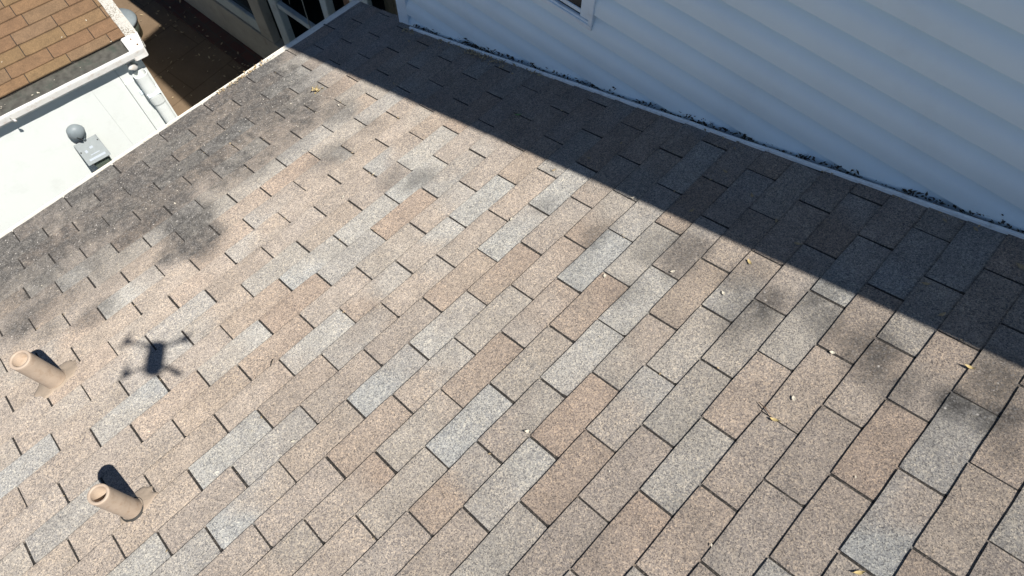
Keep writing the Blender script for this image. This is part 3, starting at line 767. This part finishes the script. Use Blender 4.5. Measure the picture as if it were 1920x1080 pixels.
LV = [(1.135,-0.918,'l'),(0.947,-0.922,'l'),(0.081,-0.014,'l'),(0.637,0.622,'w'),(1.237,1.194,'p'),(1.141,1.19,'y'),(1.626,1.524,'y'),(1.62,0.788,'y'),(1.454,0.795,'p'),(1.656,0.23,'l'),(1.436,0.593,'p'),(0.897,1.585,'y'),(1.372,-1.567,'l'),(1.721,0.467,'s'),(1.967,0.449,'s'),(1.906,0.61,'s'),(1.839,0.755,'s'),(1.784,0.874,'s'),(1.762,1.381,'s'),(2.065,1.484,'S'),(2.161,0.79,'s'),(2.189,1.332,'s'),(2.146,0.39,'s'),(1.891,-0.028,'s'),(1.806,-0.597,'g'),(1.745,-0.087,'s'),(2.062,-1.22,'S'),(1.608,-0.17,'s'),(1.975,-1.68,'s'),(1.849,1.289,'s'),(1.657,-1.422,'s'),(1.29,-0.12,'p'),(1.448,1.198,'p'),(1.279,0.401,'p')]
SPECIAL = {2: 'small pale leaf fleck on the shingles right of the two vent pipes', 3: 'white curled leaf standing on a shingle slot near the bottom middle',
           4: 'pale oval leaf lying just above the yellow leaf on the sunlit lower right shingles', 5: 'narrow yellow leaf beside a twig on the sunlit lower right shingles',
           6: 'curled yellow leaf in the sun near the right edge, just below the shadow', 7: 'curled yellow leaf in the sun just below the long shadow edge',
           8: 'small pale leaf on the dark stained shingles below the shadow edge', 11: 'yellow leaf at the very bottom edge of the roof view', 19: 'largest tan leaf in the shade at the right end of the roof by the wall',
           24: 'single green leaf lying in the shade on the upper roof', 26: 'large tan leaf lying against the flashing among the leaf litter', 0: 'pale curled leaf on the tan shingles at a slot in the upper middle', 1: 'pale narrow leaf flake on the tan shingles left of the upper middle'}
rl = random.Random(5)
for i, (u, v, k) in enumerate(LV):
    o = bpy.data.objects.new('leaf', rl.choice(LM[k])); scene.collection.objects.link(o)
    nrm = Vector((-SA, 0, CA)); ang = rl.uniform(0, 6.28)
    q = nrm.to_track_quat('Z', 'X'); o.rotation_mode = 'QUATERNION'
    from mathutils import Quaternion
    o.rotation_quaternion = Quaternion(nrm, ang) @ q
    o.location = RP(u, v, .0095)
    lab = SPECIAL.get(i)
    if not lab: lab = 'small dry tan leaf on the shaded shingles below the siding wall' if k in 'sS' else 'tiny pale leaf flake on the sunlit shingles'
    tag(o, lab, 'leaf', 'dry leaves scattered on the shingles')
# twigs
def twig(u, v, ang, L, lab, mat):
    b = MB(); d_ = (math.cos(ang), math.sin(ang))
    b.tube([RP(u, v, .008), RP(u+d_[0]*L*.5+.002, v+d_[1]*L*.5, .012), RP(u+d_[0]*L, v+d_[1]*L, .009)], [.0012,.0016,.0008], 7)
    b.tube([RP(u+d_[0]*L*.5, v+d_[1]*L*.5, .012), RP(u+d_[0]*L*.6+.008, v+d_[1]*L*.6-.006, .014)], [.001,.0006], 6)
    tag(b.build('twig', mat, None, smooth=True), lab, 'twig')
twig(.222, -.398, 2.4, .035, 'short dark twig on the tan shingles right of the drone shadow', M['dirt'])
twig(1.165, 1.12, 1.9, .06, 'thin brown twig lying across shingles beside the yellow leaf at lower right', M['wood'])
# dried blossom cluster near the eave
rb = random.Random(3)
b = MB()
for i in range(26):
    u = 1.390 + rb.gauss(0,.014); v = -1.815 + rb.gauss(0,.016); w = rb.uniform(.006,.022); a_ = rb.uniform(0,6.3); l_ = rb.uniform(.008,.02)
    dx, dy = math.cos(a_)*l_, math.sin(a_)*l_; px, py = -dy*.35, dx*.35
    b.quad(RP(u,v,w), RP(u+dx*.5+px,v+dy*.5+py,w+.004), RP(u+dx,v+dy,w+rb.uniform(-.003,.008)), RP(u+dx*.5-px,v+dy*.5-py,w+.001))
tag(b.build('dried_blossom', M['leaf_yellow'], None, fix=False), 'yellowish dried blossom cluster on the dark stained shingles near the shadow tip', 'blossom')

def litter(name, spots, mat, label, size=(.008,.02), seed=1):
    rr = random.Random(seed); b = MB()
    for P, nrm in spots:
        t = nrm.orthogonal().normalized(); t = (Quaternion(nrm, rr.uniform(0, 6.3)) @ t); s = nrm.cross(t)
        l_ = rr.uniform(*size); w_ = l_*rr.uniform(.3,.6)
        tilt = nrm*rr.uniform(-.2,.8)*l_*.5
        b.quad(P - t*l_*.5, P - s*w_*.5 + tilt*.6, P + t*l_*.5 + tilt, P + s*w_*.5 + tilt*.3)
    o = b.build(name, mat, None, fix=False)
    tag(o, label, 'leaf litter', kind='stuff'); return o
rr = random.Random(21); up = Vector((0,0,1)); rn = Vector((-SA,0,CA))
sp = []
clumps = [(-1.6,.05),(-1.3,.09),(-1.22,.12),(-1.05,.1),(-.78,.05),(-.62,.04),(-.42,.03),(-.3,.03),(.12,.04),(.2,.05),(.42,.03),(.66,.03),(.84,.03),(1.1,.03),(1.28,.03),(1.35,.04),(1.6,.04)]
for c_, w_ in clumps:
    for i in range(int(380*w_)):
        x = c_*CA + rr.gauss(0, w_*.6); sp.append((RP(WALLY(x) + .010 + rr.gauss(0,.006), x/CA, .008 + abs(rr.gauss(0,.012))), (rn + Vector((rr.gauss(0,.5), rr.gauss(0,.5), 0))).normalized()))
for i in range(520):
    x = rr.uniform(-1.7, 2.2); sp.append((RP(WALLY(x) + .012 + rr.gauss(0,.006), x/CA, .003 + abs(rr.gauss(0,.006))), rn))
litter('leaf_litter', sp, M['dirt'], 'dark rotted leaf litter packed between the flashing and the siding wall', (.010,.026), 2)
sp = []
for c_, n_, w_ in ((-1.45,14,.08), (-1.1,60,.09), (-1.22,30,.06), (-.75,14,.1), (.3,6,.15), (1.2,8,.1), (-1.75,20,.03)):
    for i in range(n_):
        v = c_ + rr.gauss(0, w_); sp.append((RP(WALLY(v*CA) - .03 - abs(rr.gauss(0,.022)), v, .009 + rr.random()*.008), (rn + Vector((rr.gauss(0,.3), rr.gauss(0,.3), 0))).normalized()))
litter('leaf_litter', sp, M['leaf_tan'], 'tan and brown leaf litter caught on the shingles along the flashing', (.01,.028), 3)
sp = []
for c_, n_, w_ in ((1.2,50,.05), (1.3,40,.05), (1.08,26,.04), (1.4,10,.03), (1.12,20,.1), (.3,5,.3)):
    for i in range(n_):
        u = c_ + rr.gauss(0, w_); sp.append((RP(u, -2.432 + rr.gauss(0,.010), .004 + rr.random()*.012), (rn + Vector((rr.gauss(0,.6), rr.gauss(0,.6), 0))).normalized()))
litter('leaf_litter', sp, M['leaf_tan'], 'tan dry leaf litter lying on the sunlit white gutter edge', (.01,.026), 4)
sp = []
for i in range(140):
    x = rr.uniform(-6.6,-3.6); y = 1.9 + .065*(x+6.1) + rr.gauss(0,.16)
    z = -2.994 if y < PP(x+6.1,.21,0).y else -2.955
    sp.append((Vector((x, y, z + .004)), (up + Vector((rr.gauss(0,.2), rr.gauss(0,.2), 0))).normalized()))
for i in range(40): sp.append((Vector((rr.uniform(-5.8,-4.2), rr.uniform(1.1,1.8), -2.992)), up))
litter('leaf_litter', sp, M['leaf_tan'], 'scattered fallen leaves on the dark paving between the roof and the porch', (.015,.045), 5)
sp = []
for i in range(16):
    a = rr.uniform(-.1, 1.0); mm = rr.uniform(.02, .7); sp.append((NR(a, mm, .012), up))
for i in range(10): sp.append((NP(rr.uniform(-.1,.95), rr.uniform(.01,.09), -.012), up))
litter('leaf_litter', sp, M['leaf_pale'], 'few pale leaf flakes on the brown roof and in its gutter', (.008,.02), 6)

sp = []
for i in range(150):
    u = rr.uniform(-.5, 1.6); v = rr.triangular(-2.4, -.9, -2.1); sp.append((RP(u, v, .0085), (rn + Vector((rr.gauss(0,.2), rr.gauss(0,.2), 0))).normalized()))
for i in range(60):
    sp.append((RP(rr.uniform(-.5, 2.0), rr.uniform(-2.3, 1.9), .0085), rn))
litter('leaf_litter', sp, M['leaf_pale'], 'tiny pale flecks of leaf scattered over the stained shingles', (.004,.012), 7)
sp = []
for i in range(110):
    r_ = rr.randint(-18, 14); j_ = rr.randint(-6, 12); u = (STG*r_ + drift(r_))*T + j_*T
    if -.7 < u < 2.1: sp.append((RP(u + rr.gauss(0,.003), r_*EX + rr.uniform(.01,.12), .007), rn))
litter('leaf_litter', sp, M['leaf_tan'], 'small tan needles and grit caught in the dark slots of the shingles', (.006,.018), 8)
